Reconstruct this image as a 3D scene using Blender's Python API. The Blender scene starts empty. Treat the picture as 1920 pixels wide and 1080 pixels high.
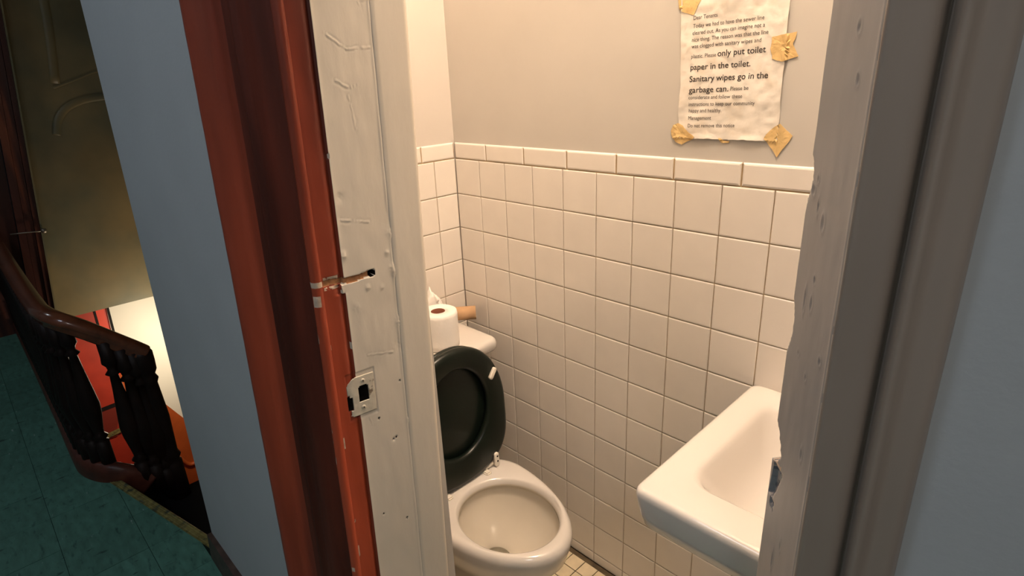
import bpy, bmesh, math, random
from mathutils import Vector, Matrix, noise
random.seed(7)
R = math.radians
scn = bpy.context.scene
col = scn.collection

# ------------------------------------------------------------------ camera
cd = bpy.data.cameras.new('camera'); cam = bpy.data.objects.new('camera', cd); col.objects.link(cam)
cd.sensor_width = 36; cd.lens = 20.3015; cd.clip_start = 0.01
RT = Vector((0.7045987, 0.7082937, -0.0431363)); DN = Vector((0.2152095, -0.2712217, -0.9381490)); FW = Vector((-0.6761846, 0.6517352, -0.3435340))
m = Matrix((RT, -DN, -FW)).transposed().to_4x4(); m.translation = Vector((1.428805, -1.156219, 1.474595))
cam.matrix_world = m
scn.camera = cam
# ------------------------------------------------------------------ world, exposure
w = bpy.data.worlds.new('world'); scn.world = w; w.use_nodes = True
w.node_tree.nodes['Background'].inputs[0].default_value = (.5, .55, .7, 1); w.node_tree.nodes['Background'].inputs[1].default_value = .02
vs = scn.view_settings; vs.view_transform = 'Standard'; vs.look = 'None'; vs.gamma = 1; vs.use_curve_mapping = False
vs.exposure = 0.0
# ------------------------------------------------------------------ lights
def light(name, kind, loc, energy, colr, size=.1, rot=None, **kw):
    l = bpy.data.lights.new(name, kind); l.energy = energy; l.color = colr
    if kind == 'AREA': l.size = size
    else: l.shadow_soft_size = size
    o = bpy.data.objects.new(name, l); col.objects.link(o); o.location = loc
    if rot: o.rotation_euler = rot
    return o
# bathroom ceiling lamp (its own bulb light sits in its fixture further down)
BATH_LAMP = (.98, -.36, 2.86)
light('bath_bulb', 'POINT', BATH_LAMP, 94, (1, .79, .61), .09)
# landing: cool ceiling light ahead of the camera's left shoulder, dim
light('landing_lamp', 'AREA', (.3, -2.3, 2.9), 9, (.74, .85, 1), .6, (R(12), 0, 0))
light('landing_lamp_far', 'AREA', (-2.6, -2.1, 2.9), 4.5, (.85, .95, 1), .4, (0, 0, 0))
light('landing_fill_right', 'AREA', (2.45, -2.0, 2.9), 15, (1, .92, .86), .5, (0, 0, 0))  # added unseen fill, brightens the right landing wall
# lower storey: warm lamp under the landing
light('lower_storey_lamp', 'POINT', (-3.0, -.20, -.36), 25, (1, .84, .62), .10)

# ------------------------------------------------------------------ materials
MATS = {}
def mat(name, base, rough=.5, spec=.5, noise_amt=0, nscale=8, bump=0, bscale=60, rnd=0, metal=0, col2=None, cscale=5, cpos=(.45, .6), stretch=(1, 1, 1), coat=0, detail=4):
    if name in MATS: return MATS[name]
    M = bpy.data.materials.new(name); M.use_nodes = True; nt = M.node_tree; N = nt.nodes; L = nt.links
    b = N['Principled BSDF']; b.inputs['Roughness'].default_value = rough; b.inputs['Metallic'].default_value = metal
    b.inputs['Specular IOR Level'].default_value = spec; b.inputs['Coat Weight'].default_value = coat
    tc = N.new('ShaderNodeTexCoord'); mp = N.new('ShaderNodeMapping'); mp.inputs['Scale'].default_value = stretch
    geo = N.new('ShaderNodeNewGeometry'); L.new(geo.outputs['Position'], mp.inputs[0])
    rgb = N.new('ShaderNodeRGB'); rgb.outputs[0].default_value = (*base, 1); out = rgb.outputs[0]
    if col2:
        n = N.new('ShaderNodeTexNoise'); n.inputs['Scale'].default_value = cscale; n.inputs['Detail'].default_value = detail; L.new(mp.outputs[0], n.inputs[0])
        cr = N.new('ShaderNodeMapRange'); cr.inputs[1].default_value = cpos[0]; cr.inputs[2].default_value = cpos[1]; L.new(n.outputs[0], cr.inputs[0])
        mx = N.new('ShaderNodeMix'); mx.data_type = 'RGBA'; L.new(cr.outputs[0], mx.inputs[0]); L.new(out, mx.inputs[6]); mx.inputs[7].default_value = (*col2, 1); out = mx.outputs[2]
    if noise_amt or rnd:
        n = N.new('ShaderNodeTexNoise'); n.inputs['Scale'].default_value = nscale; n.inputs['Detail'].default_value = 6; L.new(mp.outputs[0], n.inputs[0])
        mr = N.new('ShaderNodeMapRange'); mr.inputs[1].default_value = .3; mr.inputs[2].default_value = .7; mr.inputs[3].default_value = 1 - noise_amt; mr.inputs[4].default_value = 1 + noise_amt; L.new(n.outputs[0], mr.inputs[0])
        v = mr.outputs[0]
        if rnd:
            oi = N.new('ShaderNodeObjectInfo'); m2 = N.new('ShaderNodeMapRange'); m2.inputs[3].default_value = 1 - rnd; m2.inputs[4].default_value = 1 + rnd; L.new(oi.outputs['Random'], m2.inputs[0])
            mu = N.new('ShaderNodeMath'); mu.operation = 'MULTIPLY'; L.new(v, mu.inputs[0]); L.new(m2.outputs[0], mu.inputs[1]); v = mu.outputs[0]
        vm = N.new('ShaderNodeVectorMath'); vm.operation = 'SCALE'; L.new(out, vm.inputs[0]); L.new(v, vm.inputs['Scale']); out = vm.outputs[0]
    L.new(out, b.inputs['Base Color'])
    if bump:
        n = N.new('ShaderNodeTexNoise'); n.inputs['Scale'].default_value = bscale; n.inputs['Detail'].default_value = 6; L.new(mp.outputs[0], n.inputs[0])
        bp = N.new('ShaderNodeBump'); bp.inputs['Strength'].default_value = bump; bp.inputs['Distance'].default_value = .004; L.new(n.outputs[0], bp.inputs['Height']); L.new(bp.outputs[0], b.inputs['Normal'])
    MATS[name] = M
    return M
tile_m = mat('glazed_tile', (.78, .72, .65), .24, .5, .025, 14, .04, 7, .022)
tile_left_m = tile_m
grout_m = mat('grout', (.36, .26, .15), .9, .2, .3, 30)
grout_floor_m = mat('floor_grout', (.10, .075, .045), .9, .2, .3, 30)
mosaic_m = mat('mosaic_tile', (.66, .56, .38), .4, .5, .1, 25, 0, 60, .08)
plaster_m = mat('bath_plaster', (.55, .515, .465), .55, .35, .025, 6, .09, 22)
white_paint_m = mat('jamb_white_paint', (.74, .665, .56), .42, .45, .035, 10, .16, 45, stretch=(1, 1, .35))
red_paint_m = mat('red_trim_paint', (.40, .070, .030), .36, .4, .30, 14, .2, 60, col2=(.085, .020, .014), cscale=9, cpos=(.35, .75), stretch=(1, 1, .12))
dark_red_m = mat('red_trim_shaded', (.15, .028, .014), .36, .32, .35, 20, .2, 70, col2=(.055, .016, .010), cscale=12, cpos=(.35, .7), stretch=(1, 1, .1))  # same red trim darkened: shade of the coves put into the colour
wood_m = mat('bare_wood', (.42, .20, .09), .8, .2, .35, 90, .5, 160)
filler_m = mat('chipped_filler', (.60, .47, .36), .8, .2, .2, 80, .4, 160)
hole_m = mat('hole_dark', (.012, .009, .007), .9, .1)
grey_paint_m = mat('grey_trim_paint', (.36, .355, .355), .36, .5, .05, 10, .10, 45, stretch=(1, 1, .3))
grey_chip_m = mat('grey_chipped_paint', (.16, .165, .18), .6, .4, .4, 60, .5, 120)
blue_wall_m = mat('landing_wall_paint', (.49, .515, .53), .62, .3, .03, 5, .12, 120)
olive_m = mat('stairwell_olive_paint', (.135, .130, .078), .42, .4, .14, 3, .12, 10, col2=(.25, .185, .085), cscale=1.7, cpos=(.42, .68))
cream_m = mat('lower_wall_cream', (.76, .73, .63), .6, .3, .02, 4)
orange_m = mat('dado_orange_paint', (.42, .085, .018), .45, .4, .15, 7, .2, 30)
redwall_m = mat('lower_door_red', (.36, .035, .018), .45, .4, .12, 9)
brightred_m = mat('lower_door_bright_red', (.62, .055, .025), .4, .4, .1, 9)
black_m = mat('stairwell_black', (.006, .005, .005), .7, .2)  # near-black colour makes the descending stairs read dark; also gap strips
floor_tile_m = mat('green_floor_tile', (.075, .195, .155), .40, .4, .20, 30, .30, 40, .10, col2=(.035, .10, .085), cscale=38, cpos=(.58, .72), stretch=(.55, 1.5, 1))
def flecks(M, colr, sc, lo, hi, stretch):
    nt = M.node_tree; N = nt.nodes; L = nt.links; b = N['Principled BSDF']; src = b.inputs['Base Color'].links[0].from_socket
    geo = N.new('ShaderNodeNewGeometry'); mp = N.new('ShaderNodeMapping'); mp.inputs['Scale'].default_value = stretch; L.new(geo.outputs['Position'], mp.inputs[0])
    n = N.new('ShaderNodeTexNoise'); n.inputs['Scale'].default_value = sc; n.inputs['Detail'].default_value = 3; L.new(mp.outputs[0], n.inputs[0])
    r = N.new('ShaderNodeMapRange'); r.inputs[1].default_value = lo; r.inputs[2].default_value = hi; L.new(n.outputs[0], r.inputs[0])
    m_ = N.new('ShaderNodeMix'); m_.data_type = 'RGBA'; L.new(r.outputs[0], m_.inputs[0]); L.new(src, m_.inputs[6]); m_.inputs[7].default_value = (*colr, 1); L.new(m_.outputs[2], b.inputs['Base Color'])
flecks(floor_tile_m, (.30, .42, .40), 46, .69, .76, (.45, 1.3, 1))
flecks(floor_tile_m, (.02, .05, .045), 30, .66, .74, (1.2, .4, 1))
floor_base_m = mat('floor_under', (.008, .016, .013), .8, .2)
rail_m = mat('handrail_varnish', (.13, .036, .014), .22, .6, .35, 12, .08, 40, stretch=(.4, 2, 2), coat=.4)
spindle_m = mat('spindle_dark_wood', (.010, .004, .003), .5, .25, .3, 20, .1, 60)
curb_m = mat('curb_dark_red', (.085, .024, .015), .4, .4, .35, 20, .3, 60)
brass_m = mat('worn_brass', (.34, .30, .11), .42, .5, .35, 45, .3, 90, metal=.55, col2=(.10, .12, .08), cscale=30, cpos=(.5, .65))
porcelain_m = mat('porcelain', (.66, .62, .57), .10, .6, .01, 5, coat=.3)
bowl_in_m = mat('bowl_inside', (.64, .585, .49), .14, .6, .03, 9)
seat_m = mat('seat_black_green', (.005, .009, .006), .30, .35, .1, 8)
plastic_m = mat('white_plastic', (.80, .74, .64), .35, .5)
steel_m = mat('screw_steel', (.5, .42, .32), .4, .5, metal=.6)
strike_m = mat('painted_strike', (.66, .60, .49), .38, .5, .06, 60, .2, 90, col2=(.25, .19, .13), cscale=55, cpos=(.63, .68))
tissue_m = mat('tissue', (.86, .82, .77), .95, .1, .01, 30, .25, 90)
card_m = mat('cardboard', (.50, .31, .17), .85, .2, .08, 40)
card_dark_m = mat('cardboard_core', (.20, .075, .045), .9, .1, .1, 40)
paper_m = mat('paper', (.80, .74, .66), .8, .2, .05, 18, .5, 24, col2=(.70, .61, .50), cscale=24, cpos=(.5, .75))
tape_m = mat('masking_tape', (.72, .50, .22), .55, .3, .12, 60, .3, 60, col2=(.60, .38, .15), cscale=40, cpos=(.5, .7))
ink_m = mat('ink', (.045, .035, .03), .8, .1)
base_m = mat('baseboard_brown', (.075, .045, .035), .45, .4, .4, 30)
metal_m = mat('latch_metal', (.3, .27, .22), .4, .5, metal=.8)
glass_m = mat('lamp_glass', (.9, .85, .75), .3)
for nd in [glass_m.node_tree.nodes['Principled BSDF']]:
    nd.inputs['Transmission Weight'].default_value = .9; nd.inputs['Roughness'].default_value = .5
water_m = mat('toilet_water', (.86, .82, .70), .03)
water_m.node_tree.nodes['Principled BSDF'].inputs['Transmission Weight'].default_value = .85
water_m.node_tree.nodes['Principled BSDF'].inputs['IOR'].default_value = 1.33

# ------------------------------------------------------------------ helpers
def mesh_obj(name, verts, faces, material, parent=None, smooth=False, matidx=None):
    me = bpy.data.meshes.new(name); me.from_pydata([tuple(v) for v in verts], [], faces)
    for mm in (material if isinstance(material, (list, tuple)) else [material]): me.materials.append(mm)
    if matidx: me.polygons.foreach_set('material_index', matidx)
    if smooth: me.polygons.foreach_set('use_smooth', [True]*len(me.polygons))
    me.validate(); me.update()
    o = bpy.data.objects.new(name, me); col.objects.link(o)
    if parent: o.parent = parent
    return o
def bm_obj(name, bm, material, parent=None, smooth=False):
    bmesh.ops.recalc_face_normals(bm, faces=bm.faces)
    me = bpy.data.meshes.new(name); bm.to_mesh(me); bm.free()
    for mm in (material if isinstance(material, (list, tuple)) else [material]): me.materials.append(mm)
    if smooth: me.polygons.foreach_set('use_smooth', [True]*len(me.polygons))
    o = bpy.data.objects.new(name, me); col.objects.link(o)
    if parent: o.parent = parent
    return o
def empty(name, loc=(0, 0, 0)):
    o = bpy.data.objects.new(name, None); col.objects.link(o); o.location = loc; o.empty_display_size = .05
    return o
def thing(o, label, cat, group=None):
    o['label'] = label; o['category'] = cat
    if group: o['group'] = group
    return o
def struct(o): o['kind'] = 'structure'; return o
def keep(o, parent):                      # parent without moving
    o.parent = parent; o.matrix_parent_inverse = Matrix.Translation(-Vector(parent.location))
    return o
def box(bm, x0, x1, y0, y1, z0, z1):
    vs_ = [bm.verts.new(p) for p in ((x0,y0,z0),(x1,y0,z0),(x1,y1,z0),(x0,y1,z0),(x0,y0,z1),(x1,y0,z1),(x1,y1,z1),(x0,y1,z1))]
    for f in ((0,3,2,1),(4,5,6,7),(0,1,5,4),(1,2,6,5),(2,3,7,6),(3,0,4,7)): bm.faces.new([vs_[i] for i in f])
def box_obj(name, b, material, parent=None, bevel=0):
    bm = bmesh.new(); box(bm, *b)
    if bevel: bmesh.ops.bevel(bm, geom=bm.edges[:], offset=bevel, segments=2, affect='EDGES')
    return bm_obj(name, bm, material, parent)
def prism(name, top, bot, material, parent=None, smooth=False, closed=True):
    """loft between two equal polygons (lists of 3d points) with caps"""
    n = len(top); v = list(bot)+list(top)
    f = [(i, (i+1) % n, n+(i+1) % n, n+i) for i in range(n if closed else n-1)]
    f.append(tuple(range(n))[::-1]); f.append(tuple(range(n, 2*n)))
    bm = bmesh.new(); bv = [bm.verts.new(p) for p in v]
    for q in f: bm.faces.new([bv[i] for i in q])
    bm.normal_update(); bmesh.ops.triangulate(bm, faces=[x for x in bm.faces if len(x.verts) > 4], ngon_method='EAR_CLIP')
    o = bm_obj(name, bm, material, parent)
    return o
def loft(name, rings, material, parent=None, cap0=True, cap1=True, smooth=True, matidx=None):
    n = len(rings[0]); v = [p for r in rings for p in r]; f = []; mi = []
    for k in range(len(rings)-1):
        for i in range(n):
            a = k*n+i; b_ = k*n+(i+1) % n; f.append((a, b_, b_+n, a+n)); mi.append(matidx[k] if matidx else 0)
    if cap0: f.append(tuple(range(n))[::-1]); mi.append(matidx[0] if matidx else 0)
    if cap1: f.append(tuple(range((len(rings)-1)*n, len(rings)*n))); mi.append(matidx[-1] if matidx else 0)
    o = mesh_obj(name, v, f, material, parent, smooth, mi)
    bm = bmesh.new(); bm.from_mesh(o.data); bmesh.ops.recalc_face_normals(bm, faces=bm.faces); bm.to_mesh(o.data); bm.free()
    return o
def ring(cx, cy, z, a, b, n=48, af=None, e=1.0):
    """egg/superellipse ring; af = front half length (+x)"""
    out = []
    for i in range(n):
        t = 2*math.pi*i/n; c, s = math.cos(t), math.sin(t)
        ax = (af if (af and c > 0) else a)
        out.append((cx+ax*math.copysign(abs(c)**e, c), cy+b*math.copysign(abs(s)**e, s), z))
    return out
def rrect(cx, cy, z, hx, hy, r, seg=6):
    out = []
    for (sx, sy, a0) in ((1, 1, 0), (-1, 1, 90), (-1, -1, 180), (1, -1, 270)):
        for k in range(seg+1):
            a = R(a0+90*k/seg); out.append((cx+sx*(hx-r)+r*math.cos(a), cy+sy*(hy-r)+r*math.sin(a), z))
    return out
def lathe(name, prof, loc, material, parent=None, n=20, M=None):
    rings = []
    M = M or Matrix.Identity(4)
    for (r, z) in prof:
        rings.append([tuple(M @ Vector((r*math.cos(2*math.pi*i/n), r*math.sin(2*math.pi*i/n), z))+Vector(loc)) for i in range(n)])
    return loft(name, rings, material, parent)
def sweep(name, path, section, material, parent=None):
    """section: list of (side, up); path: 3d points"""
    P_ = [Vector(p) for p in path]; rings = []
    for i, p in enumerate(P_):
        t = (P_[min(i+1, len(P_)-1)]-P_[max(i-1, 0)]).normalized()
        th = Vector((t.x, t.y, 0)).normalized(); side = Vector((th.y, -th.x, 0)); up = side.cross(t).normalized()
        if up.z < 0: up = -up
        rings.append([tuple(p+side*s+up*u) for s, u in section])
    return loft(name, rings, material, parent)
def smooth_path(pts, k=6):
    out = []
    P_ = [Vector(p) for p in pts]
    for i in range(len(P_)-1):
        p0 = P_[max(i-1, 0)]; p1 = P_[i]; p2 = P_[i+1]; p3 = P_[min(i+2, len(P_)-1)]
        for j in range(k):
            t = j/k
            out.append(.5*((2*p1)+(-p0+p2)*t+(2*p0-5*p1+4*p2-p3)*t*t+(-p0+3*p1-3*p2+p3)*t**3))
    out.append(P_[-1])
    return out
def fn(x, y, z=0): return noise.noise(Vector((x, y, z)))

# ------------------------------------------------------------------ tiles
T = .1095; G = .0022; ZB = 11.35*T             # tile module, joint, height of the row line under the cap
def tile_mesh(wd, ht, th=.004, bev=.0035, drop=.0012):
    """a cushion edged tile in local x (width), z (height), front towards -y at y=0"""
    v = []
    for y, ins in ((th, 0), (drop, 0), (drop*.25, bev*.45), (0, bev)):
        v += [(ins, y, ins), (wd-ins, y, ins), (wd-ins, y, ht-ins), (ins, y, ht-ins)]
    f = [(12, 13, 14, 15)]
    for k in range(3):
        for i in range(4):
            a = k*4+i; b_ = k*4+(i+1) % 4; f.append((a, b_, b_+4, a+4))
    me = bpy.data.meshes.new('tile'); me.from_pydata(v, [], f); me.materials.append(tile_m)
    bm = bmesh.new(); bm.from_mesh(me); bmesh.ops.recalc_face_normals(bm, faces=bm.faces)
    bm.normal_update()
    if bm.faces and max(bm.faces, key=lambda q: q.calc_area()).normal.y > 0: bmesh.ops.reverse_faces(bm, faces=bm.faces)
    bm.to_mesh(me); bm.free()
    return me
TM = {}
def put_tile(parent, x, z, wd, ht, left=False, cap=False, th=.004):
    key = (round(wd, 4), round(ht, 4), cap)
    if key not in TM: TM[key] = tile_mesh(wd, ht, th if not cap else .009, .0035 if not cap else .005, .0012 if not cap else .0035)
    o = bpy.data.objects.new('tile', TM[key]); col.objects.link(o); o.parent = parent
    j = lambda s: random.uniform(-s, s)
    if left:   # wall x=0, front towards +x, width runs to -y
        o.matrix_world = Matrix.Translation((j(.0002), -x, z)) @ Matrix.Rotation(R(90)+j(.0012), 4, 'Z') @ Matrix.Rotation(j(.0012), 4, 'X') @ Matrix.Translation((-wd, 0, 0))
        o.matrix_world = Matrix.Translation((0, -x-wd, z)) @ Matrix.Rotation(R(90)+j(.0009), 4, 'Z') @ Matrix.Rotation(j(.0012), 4, 'X')
    else:
        o.matrix_world = Matrix.Translation((x, j(.0002), z)) @ Matrix.Rotation(j(.0009), 4, 'Z') @ Matrix.Rotation(j(.0012), 4, 'X')
    return o

# ---- tiled wall behind (plane y = 0)
wb = struct(box_obj('wall_back', (-.15, 1.95, .0055, .12, -.02, 3.0), plaster_m))
gb = box_obj('grout_bed', (0, 1.72, .0028, .02, 0, ZB+.046), grout_m, wb)
XR = 1.60
def cols(first, x_end, step=T):
    xs = [(0, first)]; x = first
    while x < x_end: xs.append((x, x+step)); x += step
    return xs
for (a, b_) in cols(T, XR):
    for r in range(11):
        put_tile(wb, a+G/2, ZB-(r+1)*T+G/2, b_-a-G, T-G)
    put_tile(wb, a+G/2, .002, b_-a-G, .35*T-.003)
for (a, b_) in cols(.142, XR, .1545):
    put_tile(wb, a+G/2, ZB+G/2, b_-a-G, .0475, cap=True)
# ---- tiled wall left (plane x = 0)
wl = struct(box_obj('wall_left', (-.10, -.0055, -.70, .02, -.02, 3.0), mat('bath_plaster_lit', (.60, .55, .495), .5, .35, .02, 6, .08, 22)))  # same plaster lightened: this wall's fuller light put into the colour
box_obj('grout_bed', (-.02, -.0028, -.68, 0, 0, ZB+.046), grout_m, wl)
for (a, b_) in cols(.75*T, .60):
    for r in range(11):
        put_tile(wl, a+G/2, ZB-(r+1)*T+G/2, b_-a-G, T-G, left=True)
    put_tile(wl, a+G/2, .002, b_-a-G, .35*T-.003, left=True)
for (a, b_) in cols(.125, .60, .1545):
    put_tile(wl, a+G/2, ZB+G/2, b_-a-G, .0475, left=True, cap=True)

# ---- bathroom floor of small mosaic tiles
bf = struct(box_obj('floor', (-.1, 1.9, -.665, .06, -.06, -.0025), grout_floor_m))
q = .051
mm = tile_mesh(q-.003, q-.003, .004, .0025, .0008); mm.materials.clear(); mm.materials.append(mosaic_m)
cnt = 0; stuff_pos = []
for i in range(31):
    for k in range(12):
        x = .02+i*q; y = -.015-(k+1)*q
        if .55 < x < 1.40 and cnt < 290:
            o = bpy.data.objects.new('mosaic_tile', mm); col.objects.link(o); o.parent = bf; cnt += 1
            o.matrix_world = Matrix.Translation((x, y+q, 0)) @ Matrix.Rotation(R(-90), 4, 'X') @ Matrix.Rotation(random.uniform(-.004, .004), 4, 'Y')
            o.matrix_world = Matrix.Translation((x, y, 0)) @ Matrix.Rotation(R(90), 4, 'X') @ Matrix.Translation((0, 0, 0)) if False else Matrix(((1,0,0,x),(0,0,1,y),(0,-1,0,random.uniform(-.0003,.0003)),(0,0,0,1)))
        else: stuff_pos.append((x, y))
sb = bmesh.new()
for x, y in stuff_pos: box(sb, x, x+q-.003, y, y+q-.003, -.003, 0)
o = bm_obj('mosaic_tile', sb, mosaic_m, bf); o['kind'] = 'stuff'

struct(box_obj('ceiling', (-.1, 2.7, -.86, .12, 3.0, 3.06), plaster_m))
# end wall of the bathroom, out of frame to the right
struct(box_obj('wall_right', (1.50, 1.56, -.50, .0, 0, 3.0), plaster_m))

# ------------------------------------------------------------------ door wall, left of the doorway (landing face y=-.835, bathroom face y=-.655)
def xe(z): return -.396+.113*z
wfl = prism('wall_front_left', [(xe(3.06), -.835, 3.06), (.535, -.835, 3.06), (.535, -.79, 3.06), (.665, -.79, 3.06), (.665, -.662, 3.06), (xe(3.06), -.662, 3.06)],
            [(xe(0), -.835, 0), (.535, -.835, 0), (.535, -.79, 0), (.665, -.79, 0), (.665, -.662, 0), (xe(0), -.662, 0)], [blue_wall_m])
struct(wfl)
struct(box_obj('wall_front', (-.1, .70, -.6615, -.645, 0, 3.0), plaster_m))
# side of the stairwell, behind the landing wall's end
struct(prism('wall_stair_side', [(xe(3.06), -.662, 3.06), (xe(3.06)+.08, -.662, 3.06), (-.10, 1.3, 3.06), (-.18, 1.3, 3.06)],
       [(xe(0), -.662, -2.7), (xe(0)+.08, -.662, -2.7), (-.30, 1.3, -2.7), (-.38, 1.3, -2.7)], blue_wall_m))
struct(prism('baseboard_front_left', [(-.388, -.849, .105), (.53, -.862, .105), (.53, -.835, .105), (-.388, -.835, .105)],
       [(-.400, -.853, 0), (.53, -.868, 0), (.53, -.835, 0), (-.400, -.835, 0)], base_m))
# right of the doorway
wd = R(10); ud = Vector((math.cos(wd), math.sin(wd), 0)); PR = Vector((1.293, -.631, 0)); jd = Vector((math.cos(R(130)), math.sin(R(130)), 0))
def on_r(s, d=0, z=0): p = PR+ud*s+Vector((math.sin(wd), -math.cos(wd), 0))*d; return (p.x, p.y, z)
a_ = Vector(on_r(.055, -.012)); e_ = Vector(on_r(1.35, -.012)); bk = Vector((-math.sin(wd), math.cos(wd), 0))
def rw(z): return [(a_.x, a_.y, z), (e_.x, e_.y, z), (e_.x, e_.y+.09, z), (a_.x-.055, a_.y+.085, z)]
struct(prism('wall_front_right', rw(3.06), rw(0), blue_wall_m))
rl = lambda z: [(1.235, -.535, z), (1.50, -.488, z), (1.50, -.500, z), (1.245, -.545, z)]
struct(prism('wall_front', rl(3.0), rl(0), plaster_m))
struct(prism('wall_front_head', [(.70, -.650, 3.0), (1.235, -.535, 3.0), (1.24, -.548, 3.0), (.70, -.664, 3.0)], [(.70, -.650, 2.08), (1.235, -.535, 2.08), (1.24, -.548, 2.08), (.70, -.664, 2.08)], plaster_m))
struct(prism('wall_front_head', [(.66, -.83, 3.06), (1.36, -.645, 3.06), (1.36, -.56, 3.06), (.66, -.665, 3.06)], [(.66, -.83, 2.08), (1.36, -.645, 2.08), (1.36, -.56, 2.08), (.66, -.665, 2.08)], blue_wall_m))

# ------------------------------------------------------------------ door frame
door = struct(empty('door_1', (1.0, -.75, 0)))
def sh(z): return .0287*(z-1.2)                      # the old frame leans a little
# left casing: old moulded trim, profile in plan (x, y at z = 1.2) from the outer edge to the bead at the doorway
prof = [(.528, -.836), (.528, -.874), (.533, -.8825), (.540, -.8838), (.547, -.8825), (.553, -.876), (.558, -.864), (.566, -.855), (.580, -.8545), (.590, -.8510),
        (.600, -.8475), (.6045, -.8470), (.607, -.8490), (.611, -.8510), (.615, -.8490), (.617, -.8455), (.628, -.8435), (.640, -.8405), (.652, -.8375), (.658, -.8325),
        (.664, -.8265), (.672, -.8225), (.680, -.8215), (.6845, -.8225), (.6865, -.8270), (.690, -.8315), (.6955, -.8330), (.7005, -.8305), (.7030, -.8255), (.7015, -.8205),
        (.6985, -.8180), (.6975, -.8150), (.690, -.8130), (.665, -.8050), (.540, -.8050)]
zs = [i*.02 for i in range(0, 105)]
def extr(name, prof, zs, shf, material, parent, jit=.0005, matf=None):
    n = len(prof); v = []; f = []; mi = []
    for k, z in enumerate(zs):
        for i, (x, y) in enumerate(prof):
            d = fn(i*3.1, z*4)*jit+fn(i*7.7, z*25)*jit*.5
            v.append((x+d, y+d+shf(z), z))
    for k in range(len(zs)-1):
        for i in range(n-1): f.append((k*n+i, k*n+i+1, (k+1)*n+i+1, (k+1)*n+i)); mi.append(matf(i, zs[k]) if matf else 0)
    o = mesh_obj(name, v, f, material, None, True, mi)
    bm = bmesh.new(); bm.from_mesh(o.data); bmesh.ops.recalc_face_normals(bm, faces=bm.faces); bm.to_mesh(o.data); bm.free()
    return keep(o, parent)
def casing_mat(i, z):
    if 24 <= i <= 30:                                 # the bead: worn through in places
        if abs(z-1.215) < .0045 and i < 29: return 1
        g = fn(i*2.3, z*30, 5)
        if z < 1.20 and g > .50 and i < 27: return 1
        if abs(z-1.190+.004*fn(z*200, i)) < .007+.004*fn(i*1.7, 3) and 26 <= i <= 27: return 1
        return 2
    if i <= 8: return 2  # outer ridge: highlight painted in with the lighter red
    return 0
zfine = [i*.004 for i in range(0, 523)]
extr('casing', prof, zfine, sh, [dark_red_m, filler_m, red_paint_m], door, .0005, casing_mat)

# jamb sheets: dense relief grids
def sheet(name, org, d, nrm, ss, zs, h, mf, mats, parent, shf=lambda z: 0, closeback=.02, send=None):
    v = []; f = []; mi = []; n = len(ss)+2
    for z in zs:
        for i in range(-1, len(ss)+1):
            s = ss[min(max(i, 0), len(ss)-1)]
            if send: s = s/ss[-1]*send(z)
            hh = h(s, z) if 0 <= i < len(ss) else -closeback
            p = org+d*s+nrm*hh; v.append((p.x, p.y+shf(z), z))
    for k in range(len(zs)-1):
        for i in range(n-1):
            f.append((k*n+i, k*n+i+1, (k+1)*n+i+1, (k+1)*n+i))
            s = ss[min(max(i-1, 0), len(ss)-1)]+.0005; mi.append(mf(s if not send else s/ss[-1]*send(zs[k]), (zs[k]+zs[k+1])/2))
    o = mesh_obj(name, v, f, mats, None, True, mi)
    return keep(o, parent)
JO = Vector((.70, -.83, 0)); JD = Vector((math.cos(R(82)), math.sin(R(82)), 0)); JN = Vector((math.sin(R(82)), -math.cos(R(82)), 0))
def seg_d(px, pz, a, b_):
    ax, az = a; bx, bz = b_; dx, dz = bx-ax, bz-az; t = max(0, min(1, ((px-ax)*dx+(pz-az)*dz)/(dx*dx+dz*dz)))
    return math.hypot(px-ax-t*dx, pz-az-t*dz)
def ms(s, z): return s-.0287*(z-1.2)
cr = [((.064, 1.5355), (.0903, 1.5168)), ((.0903, 1.5168), (.122, 1.519)), ((.0706, 1.4802), (.087, 1.4697)), ((.088, 1.4697), (.10, 1.474)), ((.112, 1.575), (.122, 1.558)), ((.118, 1.575), (.128, 1.573)), ((.085, 1.46), (.09, 1.41)), ((.05, .985), (.052, .97)), ((.06, 1.09), (.10, 1.082)), ((.05, 1.30), (.09, 1.29))]
cr = [((ms(*a), a[1]), (ms(*b_), b_[1])) for a, b_ in cr]
blobs = [(.120, 1.268, .007, .0012), (.118, 1.215, .006, .0012), (.121, 1.205, .006, .0010), (.121, 1.13, .009, .0010), (.121, 1.09, .010, -.0009), (.075, 1.195, .003, .0012), (.097, 1.19, .003, .0008), (.055, 1.17, .006, .0006), (.045, 1.25, .004, .0012), (.05, 1.33, .005, -.0008), (.092, .93, .003, -.001), (.12, .955, .004, .001), (.127, 1.045, .006, .001), (.11, 1.24, .003, .001)]
pits = [(.0960, .9330), (.0905, .9310), (.0700, .978), (.111, 1.03), (.145, 1.42), (.06, .80), (.1, .77), (.14, 1.36)]
def groove(s, z):
    c = 1.2142+.0015*math.sin(s*90); hw = .0042+.0012*fn(s*160, 3)
    return s < .084 and abs(z-c) < hw
def plate_zone(s, z): return .025 < s < .068 and .990 < z < 1.066
def rw_edge(z): return .0405+.0008*fn(z*40, 1)-(.0045 if (1.195 < z < 1.209) else 0)
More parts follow.
